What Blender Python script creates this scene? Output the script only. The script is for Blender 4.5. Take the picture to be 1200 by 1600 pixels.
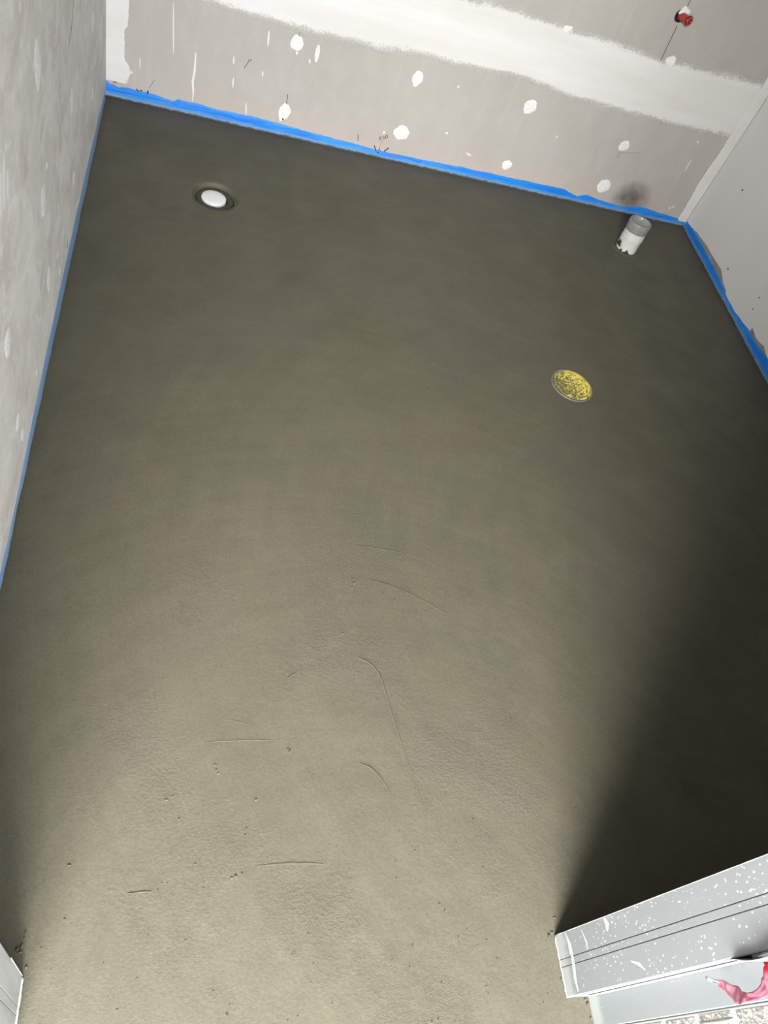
import bpy, bmesh, math, random
from mathutils import Matrix, Vector, noise

# ------------------------------------------------------------------ clear
for o in list(bpy.data.objects):
    bpy.data.objects.remove(o, do_unlink=True)
scene = bpy.context.scene
C = scene.collection

# ------------------------------------------------------------------ camera
cam_data = bpy.data.cameras.new('camera')
cam_data.sensor_fit = 'VERTICAL'
cam_data.sensor_height = 36.0
cam_data.lens = 1221.45 * 36.0 / 1600.0
cam_data.clip_start = 0.02
cam = bpy.data.objects.new('camera', cam_data)
C.objects.link(cam)
LAT = (0.95698731, 0.08217292, 0.27824971)
DOWN = (-0.27261772, 0.58283789, 0.76549302)
DEP = (-0.09927167, -0.80842291, 0.58017026)
rows = [LAT, DEP, tuple(-v for v in DOWN)]
cam.matrix_world = Matrix((
    (rows[0][0], -rows[0][1], -rows[0][2], 0.0),
    (rows[1][0], -rows[1][1], -rows[1][2], 0.0),
    (rows[2][0], -rows[2][1], -rows[2][2], 1.5),
    (0, 0, 0, 1)))
scene.camera = cam

# ------------------------------------------------------------------ world, light, exposure
world = bpy.data.worlds.new('world')
scene.world = world
world.use_nodes = True
world.node_tree.nodes['Background'].inputs[0].default_value = (0.75, 0.85, 1.0, 1)
world.node_tree.nodes['Background'].inputs[1].default_value = 0.25

def area_light(name, loc, rot, sx, sy, power, col):
    l = bpy.data.lights.new(name, 'AREA')
    l.shape = 'RECTANGLE'; l.size = sx; l.size_y = sy; l.energy = power; l.color = col
    o = bpy.data.objects.new(name, l); C.objects.link(o)
    o.location = loc; o.rotation_euler = rot
    return o
# unseen ceiling panels outside the doorway, plus a small added fill
area_light('unseen_ceiling_light', (-0.46, -1.82, 2.47), (0, 0, 0), 0.8, 0.75, 360, (1.0, 0.985, 0.955))
area_light('unseen_ceiling_light', (0.15, -1.85, 2.47), (0, 0, 0), 0.4, 0.7, 125, (1.0, 0.985, 0.955))
area_light('unseen_ceiling_light', (0.60, -0.70, 2.47), (0, 0, 0), 0.4, 0.4, 22, (1.0, 0.985, 0.955))  # ceiling fill added near the door to brighten the left wall
# daylight of the high window behind the camera, plus a low added fill
area_light('unseen_rear_light', (0.15, -3.49, 1.70), (math.radians(90), 0, 0), 1.5, 1.2, 120, (0.97, 0.985, 1.0))
area_light('unseen_rear_light', (1.65, -3.49, 0.65), (math.radians(90), 0, 0), 1.4, 0.9, 145, (0.97, 0.985, 1.0))  # low fill added from the right, lifts the left wall

scene.view_settings.view_transform = 'Standard'
scene.view_settings.look = 'None'
scene.view_settings.gamma = 1.0
scene.view_settings.exposure = 0.12
scene.view_settings.use_curve_mapping = False

# ------------------------------------------------------------------ node helpers
class NT:
    def __init__(self, name, rough=0.6, spec=0.3):
        self.m = bpy.data.materials.new(name); self.m.use_nodes = True
        self.t = self.m.node_tree
        self.b = self.t.nodes['Principled BSDF']
        self.b.inputs['Roughness'].default_value = rough
        self.b.inputs['Specular IOR Level'].default_value = spec
        self.pos = self.t.nodes.new('ShaderNodeNewGeometry').outputs['Position']
    def link(self, a, b): self.t.links.new(a, b)
    def node(self, typ, **kw):
        n = self.t.nodes.new(typ)
        for k, v in kw.items(): setattr(n, k, v)
        return n
    def put(self, sock, v):
        if hasattr(v, 'links') or hasattr(v, 'is_output'): self.link(v, sock)
        else: sock.default_value = v
    def math(self, op, a, b=0.0, c=0.0, clamp=False):
        n = self.node('ShaderNodeMath', operation=op, use_clamp=clamp)
        self.put(n.inputs[0], a); self.put(n.inputs[1], b); self.put(n.inputs[2], c)
        return n.outputs[0]
    def vmul(self, s, v=None):
        n = self.node('ShaderNodeVectorMath', operation='MULTIPLY')
        self.put(n.inputs[0], v if v is not None else self.pos); n.inputs[1].default_value = s
        return n.outputs[0]
    def noise(self, scale, detail=4, rough=0.55, vec=None, dist=0.0):
        n = self.node('ShaderNodeTexNoise')
        n.inputs['Scale'].default_value = scale; n.inputs['Detail'].default_value = detail
        n.inputs['Roughness'].default_value = rough; n.inputs['Distortion'].default_value = dist
        self.link(vec if vec is not None else self.pos, n.inputs['Vector'])
        return n.outputs['Fac']
    def ramp(self, f, lo, hi, a=0.0, b=1.0):
        n = self.node('ShaderNodeMapRange'); n.clamp = True
        self.put(n.inputs[0], f)
        for i, v in enumerate((lo, hi, a, b)): self.put(n.inputs[1 + i], v)
        return n.outputs[0]
    def mix(self, f, a, b):
        n = self.node('ShaderNodeMix', data_type='RGBA')
        self.put(n.inputs[0], f)
        self.put(n.inputs[6], (*a, 1) if isinstance(a, tuple) else a)
        self.put(n.inputs[7], (*b, 1) if isinstance(b, tuple) else b)
        return n.outputs[2]
    def scale_col(self, col, f):
        n = self.node('ShaderNodeVectorMath', operation='SCALE')
        self.put(n.inputs[0], col); self.put(n.inputs[3], f)
        return n.outputs[0]
    def xyz(self):
        n = self.node('ShaderNodeSeparateXYZ'); self.link(self.pos, n.inputs[0])
        return n.outputs
    def voronoi(self, scale, vec=None):
        n = self.node('ShaderNodeTexVoronoi'); n.inputs['Scale'].default_value = scale
        self.link(vec if vec is not None else self.pos, n.inputs['Vector'])
        return n.outputs['Distance'], n.outputs['Color']
    def attr(self, name):
        n = self.node('ShaderNodeAttribute'); n.attribute_name = name
        return n.outputs['Fac']
    def color(self, c): self.put(self.b.inputs['Base Color'], (*c, 1) if isinstance(c, tuple) else c)
    def bump(self, h, dist=0.001, strength=1.0):
        n = self.node('ShaderNodeBump'); n.inputs['Strength'].default_value = strength
        n.inputs['Distance'].default_value = dist; self.put(n.inputs['Height'], h)
        self.link(n.outputs[0], self.b.inputs['Normal'])
    def alpha(self, f): self.put(self.b.inputs['Alpha'], f)

# ------------------------------------------------------------------ materials
def m_screed():
    n = NT('screed', 0.62, 0.35)
    x, y, z = n.xyz()
    big = n.noise(1.6, 4, 0.55); mid = n.noise(7, 5, 0.6); fine = n.noise(170, 3, 0.6)
    # trowel arcs swept around points of the floor
    def arcs(cx, cy, fr, ft, sc):
        dx = n.math('SUBTRACT', x, cx); dy = n.math('SUBTRACT', y, cy)
        r = n.math('SQRT', n.math('ADD', n.math('MULTIPLY', dx, dx), n.math('MULTIPLY', dy, dy)))
        th = n.math('ARCTAN2', dy, dx)
        cb = n.node('ShaderNodeCombineXYZ')
        n.put(cb.inputs[0], n.math('MULTIPLY', r, fr)); n.put(cb.inputs[1], n.math('MULTIPLY', th, ft))
        return n.noise(sc, 4, 0.65, cb.outputs[0])
    a1 = arcs(0.45, 0.1, 34, 2.6, 1.0); a2 = arcs(1.3, 1.0, 26, 2.2, 1.0)
    tro = n.math('ADD', n.math('MULTIPLY', a1, 0.5), n.math('MULTIPLY', a2, 0.5))
    col = n.mix(n.ramp(mid, 0.32, 0.68), (0.100, 0.093, 0.063), (0.086, 0.082, 0.057))
    col = n.mix(n.ramp(big, 0.38, 0.62, 0, 0.6), col, (0.104, 0.093, 0.069))
    film = n.noise(4.2, 5, 0.65, n.vmul((1, 1.3, 1)), 0.6)
    col = n.mix(n.ramp(film, 0.52, 0.64, 0, 0.35), col, (0.117, 0.108, 0.078))
    col = n.scale_col(col, n.ramp(tro, 0.3, 0.7, 0.90, 1.09))
    col = n.scale_col(col, n.ramp(fine, 0.25, 0.75, 0.86, 1.10))
    # pin holes
    d, c = n.voronoi(11)
    sel = n.math('GREATER_THAN', sep(n, c), 0.80)
    rad = n.math('MULTIPLY', sel, n.ramp(n.noise(60, 2), 0.3, 0.7, 0.012, 0.035))
    pit = n.math('LESS_THAN', d, rad)
    col = n.mix(n.math('MULTIPLY', pit, 0.75), col, (0.016, 0.015, 0.011))
    n.color(col)
    patch = n.ramp(n.noise(3.1, 4, 0.6), 0.47, 0.60)
    g1 = n.noise(160, 5, 0.75, n.vmul((0.85, 1.1, 1)))
    near = n.ramp(y, 1.5, 0.2, 0.25, 1.0)
    h = n.math('ADD', n.math('MULTIPLY', n.math('MULTIPLY', g1, n.math('ADD', n.math('MULTIPLY', patch, 1.1), 0.35)), near), n.math('MULTIPLY', tro, 0.55))
    h = n.math('ADD', h, n.math('MULTIPLY', fine, 0.14))
    h = n.math('SUBTRACT', h, n.math('MULTIPLY', pit, 0.9))
    n.bump(h, 0.0030, 0.75)
    n.put(n.b.inputs['Roughness'], n.ramp(mid, 0.3, 0.7, 0.52, 0.72))
    return n.m
def sep(n, c):
    s = n.node('ShaderNodeSeparateColor'); n.link(c, s.inputs[0]); return s.outputs[0]

def m_board_back():
    n = NT('fibre_board', 0.8, 0.2)
    x, y, z = n.xyz()
    a = n.noise(3.0, 5, 0.6); b = n.noise(18, 5, 0.65, n.vmul((1, 1, 0.5)))
    col = n.mix(n.ramp(a, 0.35, 0.65), (0.477, 0.456, 0.425), (0.439, 0.423, 0.391))
    col = n.mix(n.ramp(b, 0.45, 0.75, 0, 0.5), col, (0.535, 0.509, 0.482))
    low = n.math('MULTIPLY', n.ramp(z, 0.14, 0.05), n.ramp(n.noise(5, 4, 0.6, n.vmul((1, 1, 3))), 0.38, 0.6))
    col = n.mix(n.math('MULTIPLY', low, 0.75), col, (0.535, 0.446, 0.415))
    st = n.noise(30, 3, 0.6, n.vmul((1, 1, 0.06)))
    col = n.mix(n.ramp(st, 0.62, 0.75, 0, 0.25), col, (0.592, 0.567, 0.531))
    n.color(col); n.bump(n.noise(140, 3), 0.0006, 0.5)
    return n.m
def m_board_left():
    n = NT('fibre_board_smeared', 0.8, 0.2)
    a = n.noise(3.0, 5, 0.62, n.vmul((1, 1, 1.6)), 0.8); b = n.noise(9, 5, 0.68, n.vmul((1, 1, 1.3)), 0.7)
    c = n.noise(20, 4, 0.7, n.vmul((1, 1, 1.2)), 0.5)
    col = n.mix(n.ramp(a, 0.38, 0.62), (0.697, 0.686, 0.659), (0.605, 0.567, 0.551))
    col = n.mix(n.ramp(b, 0.46, 0.64, 0, 0.75), col, (0.788, 0.783, 0.767))
    col = n.mix(n.ramp(c, 0.56, 0.70, 0, 0.65), col, (0.840, 0.840, 0.840))
    sm = n.noise(5, 4, 0.65, n.vmul((1, 1, 1.2)), 1.0)
    col = n.mix(n.ramp(sm, 0.58, 0.72, 0, 0.5), col, (0.464, 0.421, 0.410))
    n.color(col); n.bump(n.noise(120, 3), 0.0006, 0.5)
    return n.m
def m_primed():
    n = NT('primed_board', 0.7, 0.25)
    a = n.noise(4, 4, 0.5)
    n.color(n.mix(n.ramp(a, 0.3, 0.7), (0.758, 0.770, 0.758), (0.800, 0.800, 0.795)))
    n.bump(n.noise(90, 2), 0.0004, 0.4)
    return n.m
def m_flat(name, c, rough=0.6, spec=0.3, var=0.12, sc=12):
    n = NT(name, rough, spec)
    a = n.noise(sc, 4, 0.6)
    n.color(n.mix(n.ramp(a, 0.3, 0.7), tuple(v * (1 - var) for v in c), tuple(min(1, v * (1 + var)) for v in c)))
    return n.m
def m_plaster(name='joint_plaster', feather=False):
    n = NT(name, 0.75, 0.25)
    a = n.noise(6, 4, 0.6, n.vmul((0.35, 1, 2.2))); g = n.noise(85, 3, 0.7)
    col = n.mix(n.ramp(a, 0.35, 0.65), (0.79, 0.79, 0.79), (0.73, 0.715, 0.695))
    n.color(col); n.bump(g, 0.0006, 0.5)
    if feather:
        e = n.attr('feather')
        k = n.noise(210, 3, 0.8); k2 = n.noise(9, 5, 0.7, n.vmul((0.7, 1, 1.6)))
        v = n.math('ADD', n.math('MULTIPLY', k, 0.75), n.math('MULTIPLY', k2, 0.75))
        v = n.math('ADD', v, n.math('MULTIPLY', e, 1.15))
        n.alpha(n.ramp(v, 0.98, 1.32))
        n.m.surface_render_method = 'DITHERED'
    return n.m
def m_dab():
    n = NT('filler_dab', 0.75, 0.25)
    g = n.noise(120, 4, 0.7)
    n.color(n.mix(n.ramp(g, 0.42, 0.7), (0.88, 0.885, 0.88), (0.70, 0.70, 0.68)))
    n.bump(g, 0.0012, 0.7)
    return n.m
def m_blue(axis, smear=0.0):
    n = NT('blue_membrane_' + axis + ('_smeared' if smear else ''), 0.42, 0.4)
    x, y, z = n.xyz()
    s = n.noise(1.0, 5, 0.65, n.vmul((7, 260, 260) if axis == 'x' else (260, 7, 260)))
    w = n.noise(7, 3, 0.5)
    col = n.mix(n.ramp(s, 0.36, 0.66), (0.002, 0.16, 0.70), (0.02, 0.33, 0.93))
    col = n.mix(n.ramp(w, 0.45, 0.65, 0, 0.5), col, (0.003, 0.20, 0.80))
    if smear: col = n.mix(n.ramp(n.noise(16, 4, 0.7), 0.3, 0.7, smear * 0.7, smear), col, (0.34, 0.44, 0.50))
    # cement slurry dragged over the lower edge
    f = n.math('ADD', n.ramp(z, 0.030, 0.0, 0, 0.66), n.math('MULTIPLY', n.noise(30, 5, 0.7, n.vmul((0.5, 0.5, 1.5))), 0.75))
    col = n.mix(n.ramp(f, 0.60, 0.98, 0, 0.75), col, (0.25, 0.37, 0.42))
    f2 = n.math('ADD', n.ramp(z, 0.014, 0.0, 0, 0.62), n.math('MULTIPLY', n.noise(50, 4, 0.7), 0.62))
    col = n.mix(n.ramp(f2, 0.68, 0.86), col, (0.085, 0.08, 0.062))
    n.color(col); n.bump(s, 0.002, 0.7)
    return n.m
def m_frame():
    n = NT('door_frame_metal', 0.45, 0.4)
    x, y, z = n.xyz()
    a = n.noise(5, 4, 0.6)
    col = n.mix(n.ramp(a, 0.35, 0.65), (0.236, 0.261, 0.271), (0.254, 0.265, 0.283))
    sm = n.noise(9, 5, 0.7, n.vmul((1, 2.4, 0.8)))
    col = n.mix(n.ramp(sm, 0.60, 0.72, 0, 0.45), col, (0.342, 0.365, 0.367))
    # plaster splash: specks in a few clouds
    cloud = n.math('MULTIPLY', n.ramp(n.noise(9, 3, 0.5), 0.40, 0.54), n.ramp(y, 0.074, 0.080, 0.25, 1.0))
    d, c = n.voronoi(200, n.vmul((1, 1, 0.6)))
    sp = n.math('LESS_THAN', d, n.math('MULTIPLY', n.math('MULTIPLY', n.math('GREATER_THAN', sep(n, c), 0.60), 0.33), cloud))
    col = n.mix(n.math('MULTIPLY', sp, 0.85), col, (0.445, 0.465, 0.465))
    d2, c2 = n.voronoi(75, n.vmul((1, 1, 0.55)))
    sp2 = n.math('LESS_THAN', d2, n.math('MULTIPLY', n.math('GREATER_THAN', sep(n, c2), 0.87), 0.13))
    col = n.mix(n.math('MULTIPLY', sp2, 0.85), col, (0.445, 0.465, 0.465))
    # plaster left on the foot of the frame
    ft = n.math('ADD', z, n.math('MULTIPLY', n.noise(28, 4, 0.7, n.vmul((1, 1, 0.4))), 0.055))
    col = n.mix(n.ramp(ft, 0.068, 0.052, 0, 0.8), col, (0.394, 0.415, 0.413))
    n.color(col); n.bump(n.math('ADD', sp, n.math('MULTIPLY', sp2, 1.5)), 0.0008, 0.5)
    return n.m
def m_left_frame():
    n = NT('door_frame_metal_smeared', 0.4, 0.4)
    s = n.noise(1.0, 4, 0.6, n.vmul((1, 60, 5)))
    col = n.mix(n.ramp(s, 0.35, 0.65), (0.302, 0.320, 0.332), (0.398, 0.404, 0.422))
    n.color(col)
    return n.m
def m_clear_cap():
    n = NT('clear_grey_plastic', 0.28, 0.5)
    a = n.noise(60, 3, 0.6)
    n.color(n.mix(n.ramp(a, 0.35, 0.7), (0.36, 0.37, 0.36), (0.50, 0.52, 0.51)))
    n.b.inputs['Transmission Weight'].default_value = 0.35
    return n.m
def m_pvc():
    n = NT('white_pvc', 0.45, 0.4)
    x, y, z = n.xyz()
    g = n.noise(55, 4, 0.7)
    col = n.mix(n.ramp(g, 0.45, 0.7), (0.74, 0.75, 0.73), (0.66, 0.665, 0.64))
    f = n.math('ADD', n.ramp(z, 0.03, 0.0, 0, 0.6), n.math('MULTIPLY', n.noise(70, 4, 0.7), 0.7))
    col = n.mix(n.ramp(f, 0.78, 0.95), col, (0.12, 0.11, 0.09))
    n.color(col); n.bump(g, 0.001, 0.4)
    return n.m
def m_yellow():
    n = NT('yellow_tape', 0.42, 0.5)
    x, y, z = n.xyz()
    dx = n.math('SUBTRACT', x, 1.226); dy = n.math('SUBTRACT', y, 1.702)
    r = n.math('SQRT', n.math('ADD', n.math('MULTIPLY', dx, dx), n.math('MULTIPLY', dy, dy)))
    th = n.math('ARCTAN2', dy, dx)
    cb = n.node('ShaderNodeCombineXYZ')
    n.put(cb.inputs[0], n.math('MULTIPLY', r, 170)); n.put(cb.inputs[1], n.math('MULTIPLY', th, 2.8))
    sw = n.noise(1.0, 4, 0.7, cb.outputs[0]); sp = n.noise(110, 4, 0.75)
    v = n.math('ADD', n.math('MULTIPLY', sw, 0.6), n.math('MULTIPLY', sp, 0.4))
    # less cement on the far right of the disc
    v = n.math('SUBTRACT', v, n.math('MULTIPLY', n.math('ADD', dx, n.math('MULTIPLY', dy, 0.6)), 0.9))
    col = n.mix(n.ramp(v, 0.455, 0.52), (0.80, 0.67, 0.10), (0.13, 0.115, 0.05))
    col = n.mix(n.ramp(n.noise(75, 4, 0.7, n.vmul((1.4, 0.8, 1))), 0.58, 0.66, 0, 0.85), col, (0.88, 0.82, 0.38))
    n.color(col); n.bump(v, 0.002, 0.6)
    return n.m
def m_ribbon():
    n = NT('pink_red_tape', 0.5, 0.2)
    t = n.attr('along'); k = n.noise(60, 3, 0.6)
    col = n.mix(n.ramp(k, 0.40, 0.66), (0.34, 0.090, 0.14), (0.36, 0.175, 0.225))
    v = n.math('ADD', t, n.math('MULTIPLY', n.math('SUBTRACT', k, 0.5), 0.10))
    col = n.mix(n.ramp(v, 0.73, 0.79), col, (0.36, 0.003, 0.016))
    col = n.mix(n.ramp(v, 0.11, 0.06), col, (0.36, 0.36, 0.37))
    n.color(col)
    n.b.inputs['Subsurface Weight'].default_value = 0.0
    return n.m
def m_print():
    n = NT('mottled_grey_print', 0.35, 0.5)
    k = n.noise(230, 4, 0.75, n.vmul((1, 1, 0.6)))
    col = n.mix(n.ramp(k, 0.44, 0.60), (0.165, 0.158, 0.150), (0.525, 0.525, 0.503))
    n.color(col); n.bump(k, 0.001, 0.5)
    return n.m

MAT = dict(
    screed=m_screed(), back=m_board_back(), left=m_board_left(), primed=m_primed(),
    plaster=m_plaster(), band=m_plaster('joint_plaster_feathered', True), dab=m_dab(),
    bluex=m_blue('x'), bluey=m_blue('y'), bluel=m_blue('y', 0.7), frame=m_frame(), lframe=m_left_frame(),
    cap=m_clear_cap(), pvc=m_pvc(), yellow=m_yellow(), ribbon=m_ribbon(), print=m_print(),
    pencil=m_flat('pencil', (0.035, 0.033, 0.032), 0.7), dark=m_flat('dark_gap', (0.015, 0.014, 0.013), 0.9),
    graph=m_flat('faint_pencil', (0.20, 0.19, 0.18), 0.8),
    seal=m_flat('white_seal', (0.35, 0.37, 0.38), 0.5, 0.2, 0.04),
    cover=m_flat('white_cover', (0.80, 0.82, 0.82), 0.4, 0.5, 0.05),
    ring=m_flat('grey_ring', (0.055, 0.053, 0.045), 0.55, 0.3, 0.3, 60),
    rim=m_flat('pale_rim', (0.20, 0.185, 0.15), 0.35, 0.5, 0.2, 60),
    red=m_flat('red_plastic', (0.42, 0.045, 0.04), 0.3, 0.5, 0.25, 80),
    redin=m_flat('dark_red_plastic', (0.16, 0.006, 0.006), 0.35, 0.5, 0.2, 80),
    bare=m_flat('bare_board', (0.33, 0.29, 0.265), 0.85, 0.2, 0.3, 40),
    crumb=m_flat('crumb', (0.10, 0.092, 0.075), 0.85, 0.2, 0.5, 120),
    crust=m_flat('cement_crust', (0.06, 0.055, 0.045), 0.9, 0.2, 0.4, 90),
    white=m_flat('white_paint', (0.55, 0.55, 0.54), 0.7, 0.2, 0.04),
    splash=m_flat('plaster_splash', (0.46, 0.485, 0.47), 0.7, 0.2, 0.12, 60),
    bareboard=m_flat('bare_grey_board', (0.33, 0.31, 0.29), 0.8, 0.2, 0.1),
    hallf=m_flat('hall_floor', (0.30, 0.29, 0.27), 0.7, 0.2, 0.1),
    film=m_flat('white_film', (0.50, 0.51, 0.505), 0.3, 0.5, 0.04, 40),
)
def _flap():
    n = NT('clear_tape', 0.25, 0.5); n.color((0.86, 0.87, 0.90)); n.alpha(0.55); return n.m
MAT['flap'] = _flap()
def _dark_patch():
    n = NT('dark_feathered_patch', 0.8, 0.2); n.color((0.16, 0.145, 0.13))
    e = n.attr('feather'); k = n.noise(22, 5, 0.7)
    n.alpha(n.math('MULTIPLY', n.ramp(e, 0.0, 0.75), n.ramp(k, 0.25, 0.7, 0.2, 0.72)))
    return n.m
MAT['dark_patch'] = _dark_patch()

# ------------------------------------------------------------------ object helpers
def link_mesh(name, verts, faces, mat, parent=None, smooth=False):
    off = Vector((0, 0, 0))
    p = parent
    while p is not None:
        off = off + Vector(p.location); p = p.parent
    me = bpy.data.meshes.new(name)
    me.from_pydata([tuple(Vector(v) - off) for v in verts], [], faces)
    me.update()
    me.materials.append(mat)
    if smooth: me.polygons.foreach_set('use_smooth', [True] * len(me.polygons))
    o = bpy.data.objects.new(name, me); C.objects.link(o)
    if parent is not None: o.parent = parent
    return o
def recalc(o):
    bm = bmesh.new(); bm.from_mesh(o.data)
    bmesh.ops.recalc_face_normals(bm, faces=bm.faces); bm.to_mesh(o.data); bm.free()
    return o
def empty(name, loc=(0, 0, 0)):
    o = bpy.data.objects.new(name, None); C.objects.link(o); o.location = loc
    o.empty_display_size = 0.05
    return o
def tag(o, label, cat=None, group=None, kind=None):
    o['label'] = label
    if cat: o['category'] = cat
    if group: o['group'] = group
    if kind: o['kind'] = kind
    return o
def boxes(name, bs, mat, parent=None, bevel=0.0):
    bm = bmesh.new()
    for (x0, x1, y0, y1, z0, z1) in bs:
        vs = [bm.verts.new((x, y, z)) for z in (z0, z1) for y in (y0, y1) for x in (x0, x1)]
        for f in ((0, 2, 3, 1), (4, 5, 7, 6), (0, 1, 5, 4), (2, 6, 7, 3), (0, 4, 6, 2), (1, 3, 7, 5)):
            bm.faces.new([vs[i] for i in f])
    if bevel: bmesh.ops.bevel(bm, geom=bm.edges[:], offset=bevel, segments=2, affect='EDGES')
    vs = [v.co.copy() for v in bm.verts]; bm.verts.index_update()
    fs = [[v.index for v in f.verts] for f in bm.faces]; bm.free()
    return link_mesh(name, vs, fs, mat, parent)
def lathe(name, prof, mat, parent, centre, n=40, wob=0.0, seed=0, axis=None, smooth=True):
    """prof: list of (r, h); closed to the axis where r == 0."""
    ax = Vector(axis).normalized() if axis else Vector((0, 0, 1))
    u = ax.orthogonal().normalized(); w = ax.cross(u)
    verts, faces, ring = [], [], []
    for i, (r, h) in enumerate(prof):
        if r == 0:
            ring.append([len(verts)]); verts.append(Vector(centre) + ax * h); continue
        idx = []
        for k in range(n):
            a = 2 * math.pi * k / n
            rr = r * (1 + wob * noise.noise((math.cos(a) * 1.6 + seed, math.sin(a) * 1.6, i * 0.35)))
            idx.append(len(verts)); verts.append(Vector(centre) + u * rr * math.cos(a) + w * rr * math.sin(a) + ax * h)
        ring.append(idx)
    for a, b in zip(ring, ring[1:]):
        if len(a) == 1 and len(b) == 1: continue
        for k in range(n):
            k2 = (k + 1) % n
            if len(a) == 1: faces.append((a[0], b[k], b[k2]))
            elif len(b) == 1: faces.append((a[k], b[0], a[k2]))
            else: faces.append((a[k], b[k], b[k2], a[k2]))
    return recalc(link_mesh(name, verts, faces, mat, parent, smooth))

# planes of the room: (u, z, offset into the room) -> world
def back_y(x): return 2.848 - 0.018 * (x + 0.29)
def PB(u, z, o=0.0): return (u, back_y(u) - o, z)
def PL(u, z, o=0.0): return (-0.29 + o, u, z)
def PR(u, z, o=0.0): return (2.055 - o, u, z)
def PJ(u, z, o=0.0): return (0.78 - o, u, z)

# ------------------------------------------------------------------ the setting
H = 2.4
# floor: screed with a drain hole; grid aligned with the hole
DX, DY, G = 0.098, 2.366, 0.012
def build_floor():
    x0, x1, y0, y1 = -0.30, 2.065, -0.14, 2.86
    i0, i1 = math.floor((x0 - DX) / G), math.ceil((x1 - DX) / G)
    j0, j1 = math.floor((y0 - DY) / G), math.ceil((y1 - DY) / G)
    vid, verts, faces = {}, [], []
    R0, R1 = 6, 13
    for j in range(j0, j1 + 1):
        for i in range(i0, i1 + 1):
            c = max(abs(i), abs(j))
            if c < R0: continue
            px, py = i * G, j * G
            if c < R1:
                t = (c - R0) / (R1 - R0); r = c * G; d = math.hypot(px, py)
                px, py = px / d * r * (1 - t) + px * t, py / d * r * (1 - t) + py * t
            X, Y = DX + px, DY + py
            z = 0.0022 * noise.noise((X * 2.3, Y * 2.3, 0.3)) + 0.0011 * noise.noise((X * 7, Y * 7, 4.0)) + 0.0003 * noise.noise((X * 22, Y * 22, 9.0))
            if c < R1 + 6: z *= (c - R0) / (R1 + 6 - R0)
            vid[(i, j)] = len(verts); verts.append((X, Y, z - 0.0015 * (1 if c >= R1 else 0)))
    for j in range(j0, j1):
        for i in range(i0, i1):
            q = [(i, j), (i + 1, j), (i + 1, j + 1), (i, j + 1)]
            if all(k in vid for k in q):
                if all(max(abs(a), abs(b)) <= R0 for a, b in q): continue
                faces.append([vid[k] for k in q])
    # funnel into the hole
    ring = []
    for k in range(-R0, R0): ring.append((k, -R0))
    for k in range(-R0, R0): ring.append((R0, k))
    for k in range(R0, -R0, -1): ring.append((k, R0))
    for k in range(R0, -R0, -1): ring.append((-R0, k))
    prev = [vid[k] for k in ring]
    for r, z in ((0.0712, -0.002), (0.0695, -0.009), (0.066, -0.0125), (0.0625, -0.013), (0.062, -0.05)):
        cur = []
        for k in ring:
            d = math.hypot(*k); a = math.atan2(k[1], k[0])
            rr = r * (1 + 0.03 * noise.noise((math.cos(a) * 2, math.sin(a) * 2, z * 90)))
            cur.append(len(verts)); verts.append((DX + k[0] / d * rr, DY + k[1] / d * rr, z))
        m = len(ring)
        for k in range(m):
            faces.append((prev[k], prev[(k + 1) % m], cur[(k + 1) % m], cur[k]))
        prev = cur
    o = link_mesh('floor', verts, faces, MAT['screed'], None, True)
    recalc(o)
    bm = bmesh.new(); bm.from_mesh(o.data)
    up = sum(f.normal.z for f in bm.faces)
    if up < 0: bmesh.ops.reverse_faces(bm, faces=bm.faces)
    bm.to_mesh(o.data); bm.free()
    return o
floor = tag(build_floor(), 'freshly trowelled grey brown cement screed floor', kind='structure')

# back wall is slightly out of square, like the corner lines show
def prism(name, poly, z0, z1, mat, parent=None):
    n = len(poly)
    vs = [(x, y, z0) for x, y in poly] + [(x, y, z1) for x, y in poly]
    fs = [tuple(range(n))[::-1], tuple(range(n, 2 * n))] + [(i, (i + 1) % n, n + (i + 1) % n, n + i) for i in range(n)]
    return recalc(link_mesh(name, vs, fs, mat, parent))
wall_back = tag(prism('wall_back', [(-0.42, back_y(-0.42)), (2.2, back_y(2.2)), (2.2, 2.96), (-0.42, 2.96)], -0.06, H, MAT['back']),
                'beige grey board wall with white joint band at the far end of the room', kind='structure')
wall_left = tag(boxes('wall_left', [(-0.40, -0.29, 0.05, 2.853, -0.06, H)], MAT['left']),
                'smeared grey board wall along the left side', kind='structure')
wall_right = tag(boxes('wall_right', [(2.055, 2.17, 0.05, 2.806, -0.06, H)], MAT['primed']),
                 'smooth pale grey primed wall on the right', kind='structure')
wall_front = tag(boxes('wall_front', [(-0.40, -0.197, 0.047, 0.160, -0.06, H), (0.837, 2.17, 0.047, 0.160, -0.06, H), (-0.197, 0.837, 0.047, 0.160, 2.10, H)], MAT['bareboard']),
                 'partition wall around the doorway', kind='structure')
ceiling = tag(boxes('ceiling', [(-0.40, 2.17, 0.05, 2.96, H, H + 0.08)], MAT['bareboard']), 'bare board ceiling over the wet room', kind='structure')

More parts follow.
